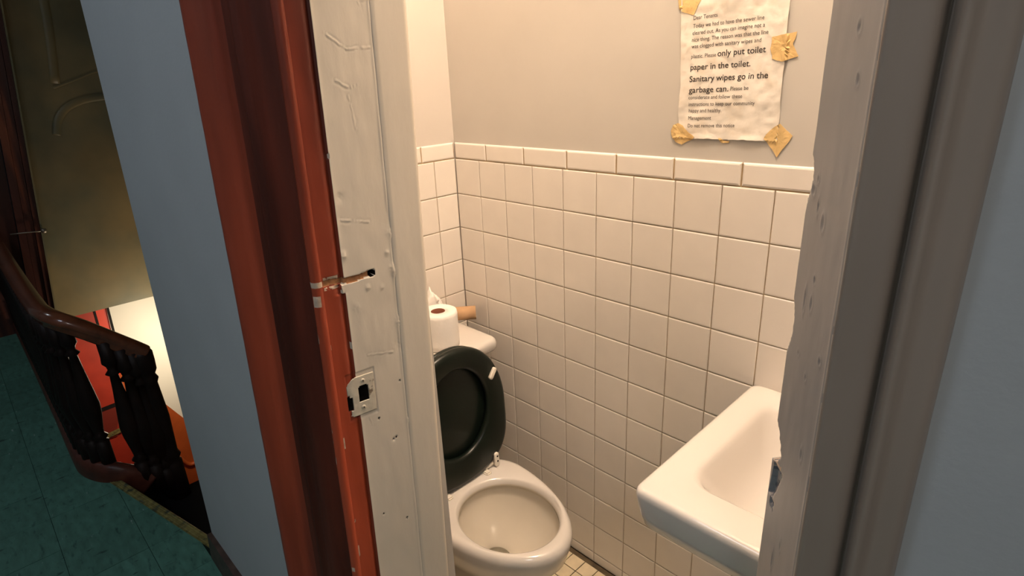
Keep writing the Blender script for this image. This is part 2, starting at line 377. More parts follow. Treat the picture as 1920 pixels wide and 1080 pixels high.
def hj(s, z):
    h = .0008*fn(s*14, z*3)+.0004*fn(s*60, z*22)
    if s < .010: h -= .0045*math.exp(-((s-.005)/.0022)**2)
    if s < rw_edge(z): h += -.0042*math.exp(-((s-rw_edge(z))/.006)**2)-.0006
    else: h += .0012*math.exp(-(s-rw_edge(z))/.003)
    sw = s+.0011*fn(s*130, z*130, 12); zw = z+.0011*fn(s*130, z*130, 15); am = max(0, .75+1.6*fn(s*90, z*90, 18))
    for a, b_ in cr:
        d = seg_d(sw, zw, a, b_)/max(.35, am)
        if d < .004: h += .0005*math.exp(-(d/.0011)**2)-.0003*math.exp(-((d-.0018)/.001)**2)
    for bx, bz, br, bh in blobs:
        d = math.hypot(s-bx, (z-bz)*.8)
        if d < br*2: h += bh*math.exp(-(d/br)**2)*(1+.8*fn(s*300, z*300))
    h += .0010*math.exp(-((s-.117)/.0016)**2)*(.6+fn(z*16, 2))
    for bx, bz in pits:
        if math.hypot(s-bx, z-bz) < .0017: h -= .002
    if groove(s, z): h -= .0030+.0008*fn(s*250, z*250)
    elif s < .088 and abs(z-1.2142) < .0085 and fn(s*120, z*120, 4) > .0 and .012 < s < .036: h -= .0010
    if math.hypot(s-.0835, z-1.2150) < .0052: h -= .016
    if .0405 < s < .0585 and 1.017 < z < 1.046: h -= .012
    if .0245 < s < .0325 and 1.008 < z < 1.031: h -= .008
    if .024 < s < .070 and .989 < z < 1.068: h -= .0012
    return h
def mj(s, z):
    if math.hypot(s-.0835, z-1.2150) < .0056 or (.040 < s < .059 and 1.0165 < z < 1.0465) or (.0238 < s < .033 and 1.0075 < z < 1.0315): return 3
    for bx, bz in pits:
        if math.hypot(s-bx, z-bz) < .0015: return 3
    if groove(s, z): return 2
    if .012 < s < .034:
        d = abs(z-1.2142)
        if .0040 < d < .0095 and fn(s*110, z*110, 4) > -.02: return 4
    if s < .012 and z < 1.21 and fn(s*60, z*35, 9) > .38 : return 4
    if s < rw_edge(z): return 1
    return 0
ss = [i*.0012 for i in range(0, 102)]
zj = [0, .1, .2, .3, .4, .5]+[.52+i*.0016 for i in range(0, 680)]
zj += [1.62+i*.02 for i in range(0, 24)]
zj = sorted(set(round(z, 5) for z in zj if z <= 2.08))
o = sheet('jamb', JO, JD, JN, ss, zj, hj, mj, [white_paint_m, red_paint_m, wood_m, hole_m, filler_m], door, sh)
def hs(s, z):
    h = .0020+.0005*fn(s*14, z*3, 8)+.0003*fn(s*50, z*12)
    if s < .1245: h *= max(0, (s-.1185)/.006)**.6
    if s > .1655: h -= .0075*(1-math.sqrt(max(0, 1-((s-.1655)/.0078)**2)))
    return h
st = [.1185+i*.0012 for i in range(0, 46)]
zs2 = [i*.008 for i in range(0, 261)]
sheet('door_stop', JO, JD, JN, st, zs2, hs, lambda s, z: 0, [white_paint_m], door, sh, .03)

# strike plate: cells inside the outline, minus the two openings
sp_v = {}; sp_f = []; step = .001
def in_plate(s, z):
    c0 = .0255+.0035*(z-1.03)/.04; s0 = .0245; s1 = .0685; z0 = .9965; z1 = 1.0610
    if not (s0 < s < s1 and z0 < z < z1): return False
    r = .018
    if s < s0+r and z > z1-r and math.hypot(s-s0-r, z-z1+r) > r: return False
    r = .010
    if s < s0+r and z < z0+r and math.hypot(s-s0-r, z-z0-r) > r: return False
    if .0415 < s < .0580 and 1.0180 < z < 1.0430 + (.0025 if .044 < s < .056 else 0): return False
    if .0265 < s < .0325 and 1.0080 < z < 1.0300: return False
    if s < .0285 and 1.000 < z < 1.034: return False
    return True
for i in range(50):
    for k in range(80):
        s = .020+(i+.5)*step; z = .990+(k+.5)*step
        if in_plate(s, z):
            q4 = []
            for (di, dk) in ((0, 0), (1, 0), (1, 1), (0, 1)):
                key = (i+di, k+dk)
                if key not in sp_v: sp_v[key] = len(sp_v)
                q4.append(sp_v[key])
            sp_f.append(tuple(q4))
vv = []
for (i, k) in sp_v:
    s = .020+i*step; z = .990+k*step
    h = .0012+.0003*fn(s*120, z*120)-(.0025*max(0, (.034-s)/.01)**2)
    p = JO+JD*s+JN*h; vv.append((p.x, p.y+sh(z), z))
spo = mesh_obj('strike_plate', vv, sp_f, strike_m, None, True)
mod = spo.modifiers.new('thick', 'SOLIDIFY'); mod.thickness = .0016; mod.offset = -1
keep(spo, door); spo['label'] = 'paint-smeared steel strike plate'
def screw(s, z, a):
    M = Matrix.Translation(JO+JD*s+JN*.0013+Vector((0, sh(z), z))) @ JN.to_track_quat('Z', 'Y').to_matrix().to_4x4() @ Matrix.Rotation(a, 4, 'Z')
    rings = [[tuple(M @ Vector((r*math.cos(t*math.pi/12), r*math.sin(t*math.pi/12), hh))) for t in range(24)] for r, hh in ((.0034, 0), (.0034, .0004), (.0030, .0009), (.0016, .0013))]
    o = loft('screw', rings, steel_m, None); o.data.materials.clear(); o.data.materials.append(strike_m)
    o.parent = spo; o.matrix_parent_inverse = spo.matrix_world.inverted() @ Matrix.Identity(4); o.matrix_parent_inverse = Matrix.Translation(-Vector(door.location)) if False else Matrix.Identity(4)
    bm = bmesh.new()
    for ang in (0, R(90)):
        bb = bmesh.new(); box(bb, -.0017, .0017, -.0004, .0004, .0010, .00145); bb.transform(M @ Matrix.Rotation(ang, 4, 'Z'))
        me = bpy.data.meshes.new('t'); bb.to_mesh(me); bb.free(); bm.from_mesh(me)
    # cross recess as dark inlay of the same screw
    n0 = len(o.data.polygons); b2 = bmesh.new(); b2.from_mesh(o.data)
    me = bpy.data.meshes.new('t'); bm.to_mesh(me); bm.free(); b2.from_mesh(me); b2.faces.ensure_lookup_table()
    for fc in b2.faces[n0:]: fc.material_index = 1
    b2.to_mesh(o.data); b2.free(); o.data.materials.append(hole_m)
screw(.0515-.0287*-.15*0-.001, 1.0527, .4); screw(.0475, 1.0085, .1)

# head jamb (above the frame of the photograph)
keep(prism('head_jamb', [(.69, -.82, 2.08), (1.30, -.632, 2.08), (1.23, -.56, 2.08), (.72, -.64, 2.08)], [(.69, -.82, 2.05), (1.30, -.632, 2.05), (1.23, -.56, 2.05), (.72, -.64, 2.05)], white_paint_m), door)
keep(prism('head_casing', [(.53, -.90, 2.18), (1.375, -.64, 2.18), (1.375, -.61, 2.18), (.53, -.825, 2.18)], [(.53, -.90, 2.06), (1.375, -.64, 2.06), (1.375, -.61, 2.06), (.53, -.825, 2.06)], dark_red_m), door)

# right jamb with knocked out hinge seats along its far edge
RN = Vector((-math.sin(R(130)), math.cos(R(130)), 0))
RN = Vector((-math.sin(R(130)), math.cos(R(130)), 0)); RN = -RN if RN.dot(Vector((1.4288, -1.156, 0))-PR) < 0 else RN
def r_end(z):
    e = .0985+.0012*fn(z*9, 3)+.0006*fn(z*45, 6)
    if 1.335 < z < 1.352: e -= .0015*math.sin((z-1.335)/.017*math.pi)
    if 1.182 < z < 1.246: e -= .004*math.sin((z-1.182)/.064*math.pi)*(.8+.5*fn(z*160, 2))
    if 1.345 < z < 1.392: e += -.0012
    return e
def chip(s, z):
    """depth of the knocked out areas"""
    e = r_end(z)
    if 1.045 < z < 1.094:
        t = (z-1.045)/.049; wdt = .023*max(0, math.sin(math.pi*t**.75))**.85
        if s > e-wdt*(.9+.25*fn(z*120, 8)): return .012
    if .998 < z <= 1.045:
        t = (z-.998)/.047; s0 = .064+.020*(1-t); s1 = s0+.012+.014*t
        if s0+.002*fn(z*90, 1) < s < s1: return .0050+.002*fn(s*150, z*90, 2)
    if .985 < z < .997 and abs(s-.083) < .006 and fn(s*300, z*300, 4) > -.1: return .003
    if 1.350 < z < 1.391 and s > e-.0062*math.sin((z-1.350)/.041*math.pi)-.0008: return .007
    if 1.186 < z < 1.244 and s > e-.0050*math.sin((z-1.186)/.058*math.pi): return .006
    return 0
rd = [(.055, 1.335, .0028, .006), (.0545, 1.255, .0022, .006), (.071, 1.252, .0018, .010), (.055, 1.279, .0016, .003), (.078, 1.372, .0018, .003), (.070, 1.347, .0012, .006), (.085, 1.36, .003, .004), (.068, 1.195, .002, .002), (.044, 1.18, .0016, .003), (.03, 1.46, .002, .004), (.04, 1.50, .0025, .004), (.028, 1.10, .0018, .006), (.045, .965, .0015, .006), (.06, .93, .0015, .01), (.02, 1.21, .002, .003)]
def hr(s, z):
    h = .0006*fn(s*16, z*3)+.0003*fn(s*70, z*18)
    for bx, bz, br, bl in rd:
        d = ((s-bx)/br)**2+((z-bz)/bl)**2
        if d < 6: h += -.0009*math.exp(-d)+.0006*math.exp(-((math.sqrt(d)-1.5)/.4)**2)
    if s < .004: h -= .0022*(1-s/.004)**2
    h += .0005*math.exp(-((s-.006)/.0015)**2)
    return h-chip(s, z)
def mr(s, z):
    c = chip(s, z)
    if 1.036 < z < 1.052 and .070 < s < .095 and fn(s*260, z*260, 7) > .02: return 2
    if s < .0036+.0008*fn(z*30, 2): return 3
    return 1 if c > .0055 else 0
ssr = [i*.0014 for i in range(0, 71)]
zr = sorted(set([0, .2, .4, .6]+[.7+i*.002 for i in range(0, 450)]+[1.62+i*.02 for i in range(0, 24)]))
zr = [z for z in zr if z <= 2.08]
sheet('jamb', PR, jd, RN, ssr, zr, hr, mr, [grey_paint_m, grey_chip_m, filler_m, mat('worn_edge_paint', (.60, .55, .48), .5, .4, .15, 30)], door, lambda z: 0, .02, r_end)
# right casing profile: (distance along the wall, how far it stands out)
pr = [(-.002, -.012), (-.002, -.003), (-.0005, .0003), (.002, .0008), (.006, 0), (.014, -.0012), (.022, -.0018), (.029, -.0024), (.034, -.0036), (.0365, -.0062), (.0385, -.0062), (.0400, -.003), (.0425, .0022), (.0455, .0048), (.049, .0050), (.052, .0034), (.0555, .0016),
      (.060, .0012), (.066, .0016), (.0720, .0018), (.0765, .0012), (.0795, -.0005), (.0815, -.004), (.082, -.014)]
prw = [on_r(s, d*(2.4 if s > .03 else 1.9))[:2] for s, d in pr]
extr('casing', prw, zfine[::3], lambda z: 0, [mat('grey_brown_trim_paint', (.35, .285, .235), .34, .5, .06, 10, .10, 45, stretch=(1, 1, .3))], door, .00035)

# ------------------------------------------------------------------ landing floor: slab and nine inch tiles
fl = struct(prism('floor', [(-4.4, -3.0, -.003), (2.7, -3.0, -.003), (2.7, -.40, -.003), (1.36, -.62, -.003), (1.25, -.60, -.003), (.72, -.665, -.003), (-.40, -.835, -.003), (-.46, -.835, -.003), (-1.125, -.99, -.003), (-1.25, -1.03, -.003), (-4.4, -1.03, -.003)],
      [(-4.4, -3.0, -.22), (2.7, -3.0, -.22), (2.7, -.40, -.22), (1.36, -.62, -.22), (1.25, -.60, -.22), (.72, -.665, -.22), (-.40, -.835, -.22), (-.46, -.835, -.22), (-1.125, -.99, -.22), (-1.25, -1.03, -.22), (-4.4, -1.03, -.22)], floor_base_m))
def clip(poly, a, b_, c):         # keep a*x+b*y<=c
    out = []
    for i in range(len(poly)):
        p = poly[i]; r_ = poly[(i+1) % len(poly)]; dp = a*p[0]+b_*p[1]-c; dr = a*r_[0]+b_*r_[1]-c
        if dp <= 0: out.append(p)
        if dp*dr < 0:
            t = dp/(dp-dr); out.append((p[0]+t*(r_[0]-p[0]), p[1]+t*(r_[1]-p[1])))
    return out
NA = Vector((-1.118, -.9855)); NB = Vector((-.449, -.830)); nd_ = (NB-NA).normalized(); nn = Vector((-nd_.y, nd_.x))
nc = nn.dot(NA)-.010
ts = .2225; ntile = 0
fstuff = bmesh.new()
for i in range(-19, 12):
    for k in range(-7, 2):
        x0 = -.39+i*ts-.001*k; y0 = -1.205+k*ts*.98; g = .0007
        poly = [(x0+g, y0+g), (x0+ts-g, y0+g), (x0+ts-g, y0+ts*.98-g), (x0+g, y0+ts*.98-g)]
        if x0 < -1.35: poly = clip(poly, 0, 1, -1.062)
        elif x0 < -.36: poly = clip(poly, nn.x, nn.y, nc); poly = clip(poly, 0, 1, -.852) if poly else poly
        elif x0 < .66: poly = clip(poly, 0, 1, -.872)
        else: poly = clip(poly, -.17, 1, -.868)
        poly = clip(poly, 1, 0, 2.6) if len(poly) > 2 else poly
        if len(poly) < 3: continue
        hz = random.uniform(-.0004, .0006)
        if k < -3 or x0 < -4.1:
            tv = [fstuff.verts.new((x, y, hz)) for x, y in poly]; fstuff.faces.new(tv); continue
        cxm = sum(p[0] for p in poly)/len(poly); cym = sum(p[1] for p in poly)/len(poly)
        o = prism('floor_tile', [(x, y, hz+random.uniform(0, .0004)) for x, y in poly], [(x, y, -.0028) for x, y in poly], floor_tile_m, fl); ntile += 1
o = bm_obj('floor_tile', fstuff, floor_tile_m, fl); o['kind'] = 'stuff'
# brass nosing with ribs
n3 = Vector((nn.x, nn.y, 0)); d3 = Vector((nd_.x, nd_.y, 0)); A3 = Vector((NA.x, NA.y, 0))-d3*.02; B3 = Vector((NB.x, NB.y, 0))+d3*.05
sec = [(-.010, .0005), (-.009, .004), (-.008, .004), (-.0065, .0028), (-.003, .0028), (-.0015, .004), (.006, .004), (.0075, .0028), (.011, .0028), (.0125, .004), (.019, .004), (.022, .001), (.022, -.022), (.017, -.022), (.017, -.002), (-.010, -.002)]
rings = [[tuple(p+n3*s+Vector((0, 0, u))) for s, u in sec] for p in [A3+(B3-A3)*t/20 for t in range(21)]]
nos = loft('trim_1', rings, brass_m); struct(nos)
for pl in nos.data.polygons: pl.use_smooth = False

# ------------------------------------------------------------------ stairwell
struct(box_obj('wall_landing_back', (-4.4, 2.7, -3.06, -3.0, -.22, 3.06), blue_wall_m))
struct(box_obj('wall_landing_right', (2.64, 2.70, -3.0, -.40, -.22, 3.06), blue_wall_m))
struct(box_obj('wall_landing_left', (-4.46, -4.4, -3.0, -1.0, -.22, 3.06), blue_wall_m))
struct(box_obj('ceiling', (-4.46, 2.7, -3.06, 1.4, 3.06, 3.12), plaster_m))
struct(box_obj('wall_stair_end', (-3.6, -.1, 1.3, 1.36, -2.7, 3.06), olive_m))
def ye(z): return -.850+.118*z
wsf = struct(prism('wall_stair_far', [(-3.5, ye(3.06), 3.06), (-3.5, 1.3, 3.06), (-3.58, 1.3, 3.06), (-3.58, ye(3.06), 3.06)], [(-3.5, ye(.009), .009), (-3.5, 1.3, .009), (-3.58, 1.3, .009), (-3.58, ye(.009), .009)], olive_m))
# raised arch panel relief
def relief(pts, w_, d_, mt):
    pts = smooth_path([(-3.5, y, z) for y, z in pts], 6); rr = []
    for i, p in enumerate(pts):
        t = (pts[min(i+1, len(pts)-1)]-pts[max(0, i-1)]).normalized(); s_ = Vector((0, -t.z, t.y))
        rr.append([tuple(p+s_*a+Vector((b_, 0, 0))) for a, b_ in ((-w_, -.01), (-w_*.8, d_*.5), (-w_*.3, d_), (w_*.3, d_), (w_*.8, d_*.5), (w_, -.01))])
    return loft('relief_moulding', rr, mt, wsf)
relief([(-.375, 2.7), (-.3827, 2.0542), (-.45, 1.56)], .030, .006, olive_m)
relief([(-.4676, 1.5335), (-.34, 1.578), (-.1922, 1.6308), (0, 1.66)], .008, .004, olive_m)
relief([(-.525, 1.24), (-.495, 1.33), (-.43, 1.405), (-.33, 1.448), (-.20, 1.465), (0, 1.46)], .026, .007, olive_m)
# dark wooden door and casing left of the olive wall
dw = mat('old_dark_wood', (.050, .014, .010), .35, .5, .4, 14, .25, 40, col2=(.19, .050, .018), cscale=7, cpos=(.55, .72), stretch=(1, 1, .10))
def yo(z, o_): return ye(z)+o_
d2 = struct(empty('door_2', (-3.5, -1.1, 0)))
keep(prism('door_panel', [(-3.47, -1.75, 2.3), (-3.47, yo(2.3, -.12), 2.3), (-3.52, yo(2.3, -.12), 2.3), (-3.52, -1.75, 2.3)], [(-3.47, -1.75, .0), (-3.47, yo(0, -.12), .0), (-3.52, yo(0, -.12), .0), (-3.52, -1.75, .0)], dw), d2)
for (o0, o1, dx) in ((-.115, -.075, .030), (-.073, -.030, .022), (-.028, .0, .034)):
    keep(prism('casing', [(-3.47+dx, yo(2.4, o0), 2.4), (-3.47+dx, yo(2.4, o1), 2.4), (-3.54, yo(2.4, o1), 2.4), (-3.54, yo(2.4, o0), 2.4)], [(-3.47+dx, yo(.0, o0), .0), (-3.47+dx, yo(.0, o1), .0), (-3.54, yo(0, o1), .0), (-3.54, yo(0, o0), .0)], dw), d2)
keep(prism('edge_strip', [(-3.425, yo(2.4, .001), 2.4), (-3.425, yo(2.4, .010), 2.4), (-3.52, yo(2.4, .010), 2.4), (-3.52, yo(2.4, .001), 2.4)], [(-3.425, yo(0, .001), 0), (-3.425, yo(0, .010), 0), (-3.52, yo(0, .010), 0), (-3.52, yo(0, .001), 0)], olive_m), d2)
bolt = sweep('latch_rod', [(-3.41, -.93, .665), (-3.41, -.80, .655), (-3.41, -.745, .650)], [(.004*math.cos(t*.785), .004*math.sin(t*.785)) for t in range(8)], metal_m)
keep(bolt, d2)
kb = lathe('latch_knob', [(.004, 0), (.014, .006), (.018, .016), (.014, .028), (.006, .034)], (-3.41, -.775, .652), metal_m, None, 14, Matrix.Rotation(R(-90), 4, 'X')); keep(kb, d2)
struct(box_obj('wall_stair_left', (-4.4, -3.5, -1.06, -1.0, -2.7, -.22), orange_m))

# lower storey seen under the olive wall
wlf = struct(box_obj('wall_lower_far', (-3.68, -3.61, -1.4, 1.3, -2.7, .2), redwall_m))
def panel(name, pts, x, th, mt, parent=wlf): return prism(name, [(x, y, z) for y, z in pts], [(x-th, y, z) for y, z in pts], mt, parent)
panel('plaster_panel', [(-.524, .15), (-.560, -.55), (-.4408, -.742), (-.2415, -1.112), (-.141, -1.039), (1.3, .10), (1.3, .15)], -3.60, .02, cream_m)
panel('dado_panel', [(-.62, -.44), (-.560, -.55), (-.4408, -.742), (-.2415, -1.112), (-.141, -1.039), (1.3, .10), (1.3, -2.7), (-.64, -2.7)], -3.598, .02, orange_m)
panel('corner_strip', [(-.524, .15), (-.510, .15), (-.530, -.44), (-.560, -.55), (-.545, -.44)], -3.595, .02, black_m)
rd_ = struct(empty('door_3', (-3.6, -.8, -1)))
for nm_, pts, x, mt in (('door_stile', [(-.60, .15), (-.545, .15), (-.565, -.56), (-.62, -.56)], -3.592, brightred_m), ('door_gap', [(-.612, .15), (-.598, .15), (-.618, -.80), (-.632, -.80)], -3.590, black_m),
    ('door_panel', [(-1.2, .15), (-.608, .15), (-.628, -.80), (-1.2, -.80)], -3.594, redwall_m), ('door_rail_gap', [(-1.2, -.80), (-.60, -.77), (-.60, -.80), (-1.2, -.825)], -3.586, black_m),
    ('door_panel', [(-1.2, -.82), (-.62, -.80), (-.70, -1.0), (-.70, -1.05), (-1.2, -1.05)], -3.594, mat('deep_red', (.16, .02, .012), .5))):
    keep(panel(nm_, pts, x, .02, mt, None), rd_)
keep(panel('hinge_strip', [(-.775, -1.00), (-.64, -.985), (-.64, -1.02), (-.775, -1.035)], -3.580, .01, brass_m, None), rd_)
def relief2(pts, w_, d_, mt, x=-3.598):
    pts = smooth_path([(x, y, z) for y, z in pts], 5); rr = []
    for i, p in enumerate(pts):
        t = (pts[min(i+1, len(pts)-1)]-pts[max(0, i-1)]).normalized(); s_ = Vector((0, -t.z, t.y))
        rr.append([tuple(p+s_*a+Vector((b_, 0, 0))) for a, b_ in ((-w_, -.01), (-w_*.6, d_*.8), (0, d_), (w_*.6, d_*.8), (w_, -.01))])
    return loft('dado_moulding', rr, mt, wlf)
relief2([(-.55, -1.03), (-.4333, -1.1834), (-.3613, -1.4068), (-.3054, -1.536), (-.262, -1.565), (-.22, -1.54), (-.12, -1.44), (.3, -1.1), (1.25, -.35)], .020, .022, orange_m)
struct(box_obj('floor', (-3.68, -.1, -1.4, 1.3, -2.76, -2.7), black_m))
struct(box_obj('wall_lower_side', (-3.6, -.4, -1.06, -1.02, -2.7, -.22), redwall_m))
# treads going down past the landing wall
stair = struct(empty('stair', (-.75, -.7, -.2)))
for k in range(7):
    zt = -.19*(k+1); y0 = -.86+.235*k
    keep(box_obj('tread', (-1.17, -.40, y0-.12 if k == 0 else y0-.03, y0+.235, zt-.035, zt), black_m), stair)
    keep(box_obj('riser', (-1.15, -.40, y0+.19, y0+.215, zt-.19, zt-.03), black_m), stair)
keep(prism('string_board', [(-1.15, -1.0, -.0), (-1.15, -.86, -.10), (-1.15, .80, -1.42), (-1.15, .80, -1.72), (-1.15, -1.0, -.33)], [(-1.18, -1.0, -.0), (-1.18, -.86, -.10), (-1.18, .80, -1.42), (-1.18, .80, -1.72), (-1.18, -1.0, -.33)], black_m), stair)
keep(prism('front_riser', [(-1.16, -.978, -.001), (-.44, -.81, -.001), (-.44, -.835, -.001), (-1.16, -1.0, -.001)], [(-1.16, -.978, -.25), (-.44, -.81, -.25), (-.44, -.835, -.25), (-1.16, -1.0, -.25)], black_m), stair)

# ------------------------------------------------------------------ stair railing
rail = thing(empty('stair_railing', (-1.2, -1.03, 0)), 'dark varnished wooden stair railing with turned spindles round the stairwell edge', 'railing')
sec = [(.000, .034), (.016, .032), (.029, .022), (.034, .008), (.030, -.004), (.022, -.012), (.024, -.024), (.015, -.032), (-.015, -.032), (-.024, -.024), (-.022, -.012), (-.030, -.004), (-.034, .008), (-.029, .022), (-.016, .032)]
path = smooth_path([(-4.35, -1.03, .72), (-3.2, -1.03, .72), (-2.0, -1.03, .715), (-1.40, -1.025, .712), (-1.24, -1.015, .712), (-1.155, -.985, .700), (-1.125, -.93, .660), (-1.115, -.86, .595), (-1.11, -.79, .528), (-1.11, -.765, .502)], 6)
keep(sweep('handrail', path, sec, rail_m), rail)
cs = [(.026, 0), (.028, .05), (.022, .075), (.010, .085), (-.012, .085), (-.024, .075), (-.028, .05), (-.026, -.0), (-.026, -.10), (.026, -.10)]
cpath = smooth_path([(-4.35, -1.045, .0), (-3.0, -1.045, .0), (-1.9, -1.048, .0), (-1.42, -1.052, .0), (-1.29, -1.045, .0), (-1.19, -1.010, -.002), (-1.14, -.965, -.02), (-1.12, -.90, -.09)], 6)
keep(sweep('curb', cpath, cs, curb_m), rail)
def spindle_prof(h):
    pr_ = [(.018, 0), (.018, .13), (.012, .135), (.020, .15), (.012, .165), (.014, .19), (.022, .26), (.024, .30), (.020, .36), (.013, .46), (.010, .52), (.018, .53), (.010, .545), (.012, .56), (.019, .575), (.017, .60), (.017, 1)]
    s_ = h/.66
    return [(r, min(z*s_, h) if z < 1 else h) for r, z in pr_]
x = -1.37
base = None
while x > -4.3:
    if base is None: base = lathe('spindle', [(r*1.35, z) for r, z in spindle_prof(.62)], (0, 0, 0), spindle_m, None, 12); o = base
    else: o = base.copy(); col.objects.link(o)
    o.location = (x, -1.04, .075); keep(o, rail); x -= .062
for (yy, zb, zt, rr) in ((-.880, -.09, .595, 1.5), (-.838, -.12, .55, 1.7), (-.805, -.16, .52, 1.7)):
    o = lathe('spindle', [(r*rr, z) for r, z in spindle_prof(zt-zb)], (-1.115, yy, zb), spindle_m, None, 14); keep(o, rail)
nw = lathe('newel_post', [(.038, 0), (.038, .22), (.030, .23), (.040, .25), (.032, .27), (.035, .36), (.038, .44), (.032, .56), (.030, .60), (.038, .62), (.030, .64), (.040, .66), (.042, .70), (.042, .735), (.034, .752), (.0, .76)], (-1.12, -.775, -.235), spindle_m, None, 20); keep(nw, rail)
for (xx, yy, rr) in ((-1.31, -1.03, 1.5), (-1.255, -1.025, 1.5), (-1.205, -1.005, 1.5), (-1.165, -.978, 1.4)):
    o = lathe('spindle', [(r*rr, z) for r, z in spindle_prof(.64)], (xx, yy, .05), spindle_m, None, 14); keep(o, rail)

# ------------------------------------------------------------------ toilet
toi = thing(empty('toilet', (.4, -.335, 0)), 'white porcelain toilet with its black seat raised against the tank', 'toilet')
cy = -.328
rg = []; mi = []
def E_(cx, z, ab, af, b): return ring(cx, cy, z, ab, b, 64, af)
body = [(.36, .0, .19, .17, .105), (.36, .02, .19, .17, .105), (.365, .05, .17, .15, .092), (.375, .12, .15, .16, .090), (.385, .20, .14, .215, .115), (.395, .27, .14, .262, .145), (.40, .315, .145, .290, .165), (.40, .345, .150, .298, .166), (.40, .368, .150, .304, .1715), (.40, .383, .148, .302, .169), (.40, .391, .142, .294, .162), (.402, .3935, .132, .285, .153),
        (.512, .3925, .148, .156, .133), (.512, .388, .142, .150, .127), (.512, .376, .139, .147, .124), (.512, .366, .139, .147, .124), (.512, .3645, .149, .157, .134), (.512, .350, .148, .156, .133), (.508, .32, .138, .145, .124), (.500, .288, .120, .128, .110), (.490, .258, .098, .106, .092), (.478, .232, .074, .082, .070), (.466, .212, .052, .058, .050), (.456, .196, .037, .040, .036), (.450, .17, .030, .032, .029), (.450, .13, .028, .030, .026), (.450, .115, .010, .010, .010)]
for i, (cx, z, ab, af, b) in enumerate(body):
    rg.append(E_(cx, z, ab, af, b)); mi.append(0 if i < 14 else 1)
o = loft('bowl', rg, [porcelain_m, bowl_in_m], None, matidx=mi, cap0=True, cap1=True); keep(o, toi)
wtr = loft('bowl_water', [ring(.458, cy, .1985, .041, .038, 40, .044), ring(.458, cy, .1995, .041, .038, 40, .044)], water_m); keep(wtr, toi)
drn = loft('drain_opening', [ring(.442, cy, .180, .016, .014, 24), ring(.442, cy, .184, .014, .012, 24)], hole_m); keep(drn, toi)
# deck between bowl and tank
dk = []
for z, g_ in ((.20, -.04), (.30, -.02), (.36, 0), (.384, 0), (.391, -.004), (.3935, -.012)):
    dk.append(rrect(.200, cy, z, .145+g_*.5, .150+g_, .05, 8))
o = loft('seat_deck', dk, porcelain_m); keep(o, toi)
# tank
tk = []
ty = -.322
for z, hx, hy, r_ in ((.385, .088, .195, .03), (.395, .092, .200, .03), (.45, .098, .210, .035), (.60, .104, .224, .035), (.692, .107, .230, .035)):
    tk.append(rrect(.118, ty, z, hx, hy, r_, 6))
o = loft('tank', tk, porcelain_m); keep(o, toi)
tl = []
for z, g_ in ((.692, -.006), (.694, .0), (.700, .004), (.716, .004), (.724, .002), (.729, -.003), (.7305, -.010), (.7315, -.03)):
    tl.append(rrect(.124, ty, z, .117+g_, .243+g_, .030, 8))
o = loft('tank_lid', tl, porcelain_m); keep(o, toi)
# raised seat ring, leaning a little back; local: u = up, v = sideways
lean = R(3.0); SX = .336; SZ = .400
def sp(u, v, t): return (SX-u*math.sin(lean)+t*math.cos(lean), cy+v, SZ+u*math.cos(lean)+t*math.sin(lean))
def seat_ring(n, scale_out, t, inner=False):
    out = []
    for i in range(n):
        a = 2*math.pi*i/n; c, s_ = math.cos(a), math.sin(a)
        if not inner:
            up = .205*scale_out
            u = .200+(up if c > 0 else .205*scale_out)*math.copysign(abs(c)**(1 if c > 0 else .5), c)
            v = .172*scale_out*math.copysign(abs(s_)**.92, s_)
        else: u = .212+(.135 if c > 0 else .130)*scale_out*c; v = .110*scale_out*s_
        out.append(sp(u, v, t))
    return out
n = 72
rings = [seat_ring(n, .985, -.004), seat_ring(n, 1.0, 0), seat_ring(n, 1.0, .008), seat_ring(n, .975, .016), seat_ring(n, .93, .018), seat_ring(n, 1.06, .0165, True), seat_ring(n, 1.0, .012, True), seat_ring(n, .985, .004, True), seat_ring(n, 1.0, -.004, True)]
v = [p for r_ in rings for p in r_]; f = []
for k in range(len(rings)):
    for i in range(n):
        k2 = (k+1) % len(rings); f.append((k*n+i, k*n+(i+1) % n, k2*n+(i+1) % n, k2*n+i))
o = mesh_obj('seat', v, f, seat_m, None, True)
bm = bmesh.new(); bm.from_mesh(o.data); bmesh.ops.recalc_face_normals(bm, faces=bm.faces); bm.to_mesh(o.data); bm.free(); keep(o, toi); seat = o
o['label'] = 'black seat ring, raised'
o = loft('seat_lid', [seat_ring(n, .96, -.022), seat_ring(n, .99, -.018), seat_ring(n, .99, -.010), seat_ring(n, .96, -.007)], seat_m); keep(o, toi); o['label'] = 'black lid behind the raised seat ring'
def capsule(u, v, ln, wd_, t0, t1, ang, nm, mt, par):
    rr = []
    for sc, t in ((1, t0), (1, t1-.002), (.85, t1-.0005), (.6, t1)):
        r_ = []
        for (x, y, _) in rrect(0, 0, 0, ln/2*sc if sc < 1 else ln/2, wd_/2*sc, wd_/2*.9*sc, 5):
            r_.append(sp(u+x*math.cos(ang)-y*math.sin(ang), v+x*math.sin(ang)+y*math.cos(ang), t))
        rr.append(r_)
    o = loft(nm, rr, mt); o.parent = par; o.matrix_parent_inverse = Matrix.Translation(-Vector(toi.location)) if par is toi else Matrix.Identity(4)
    return o
capsule(.292, .128, .036, .013, .016, .026, R(38), 'bumper', plastic_m, seat)
capsule(.292, -.128, .036, .013, .016, .026, R(-38), 'bumper', plastic_m, seat)
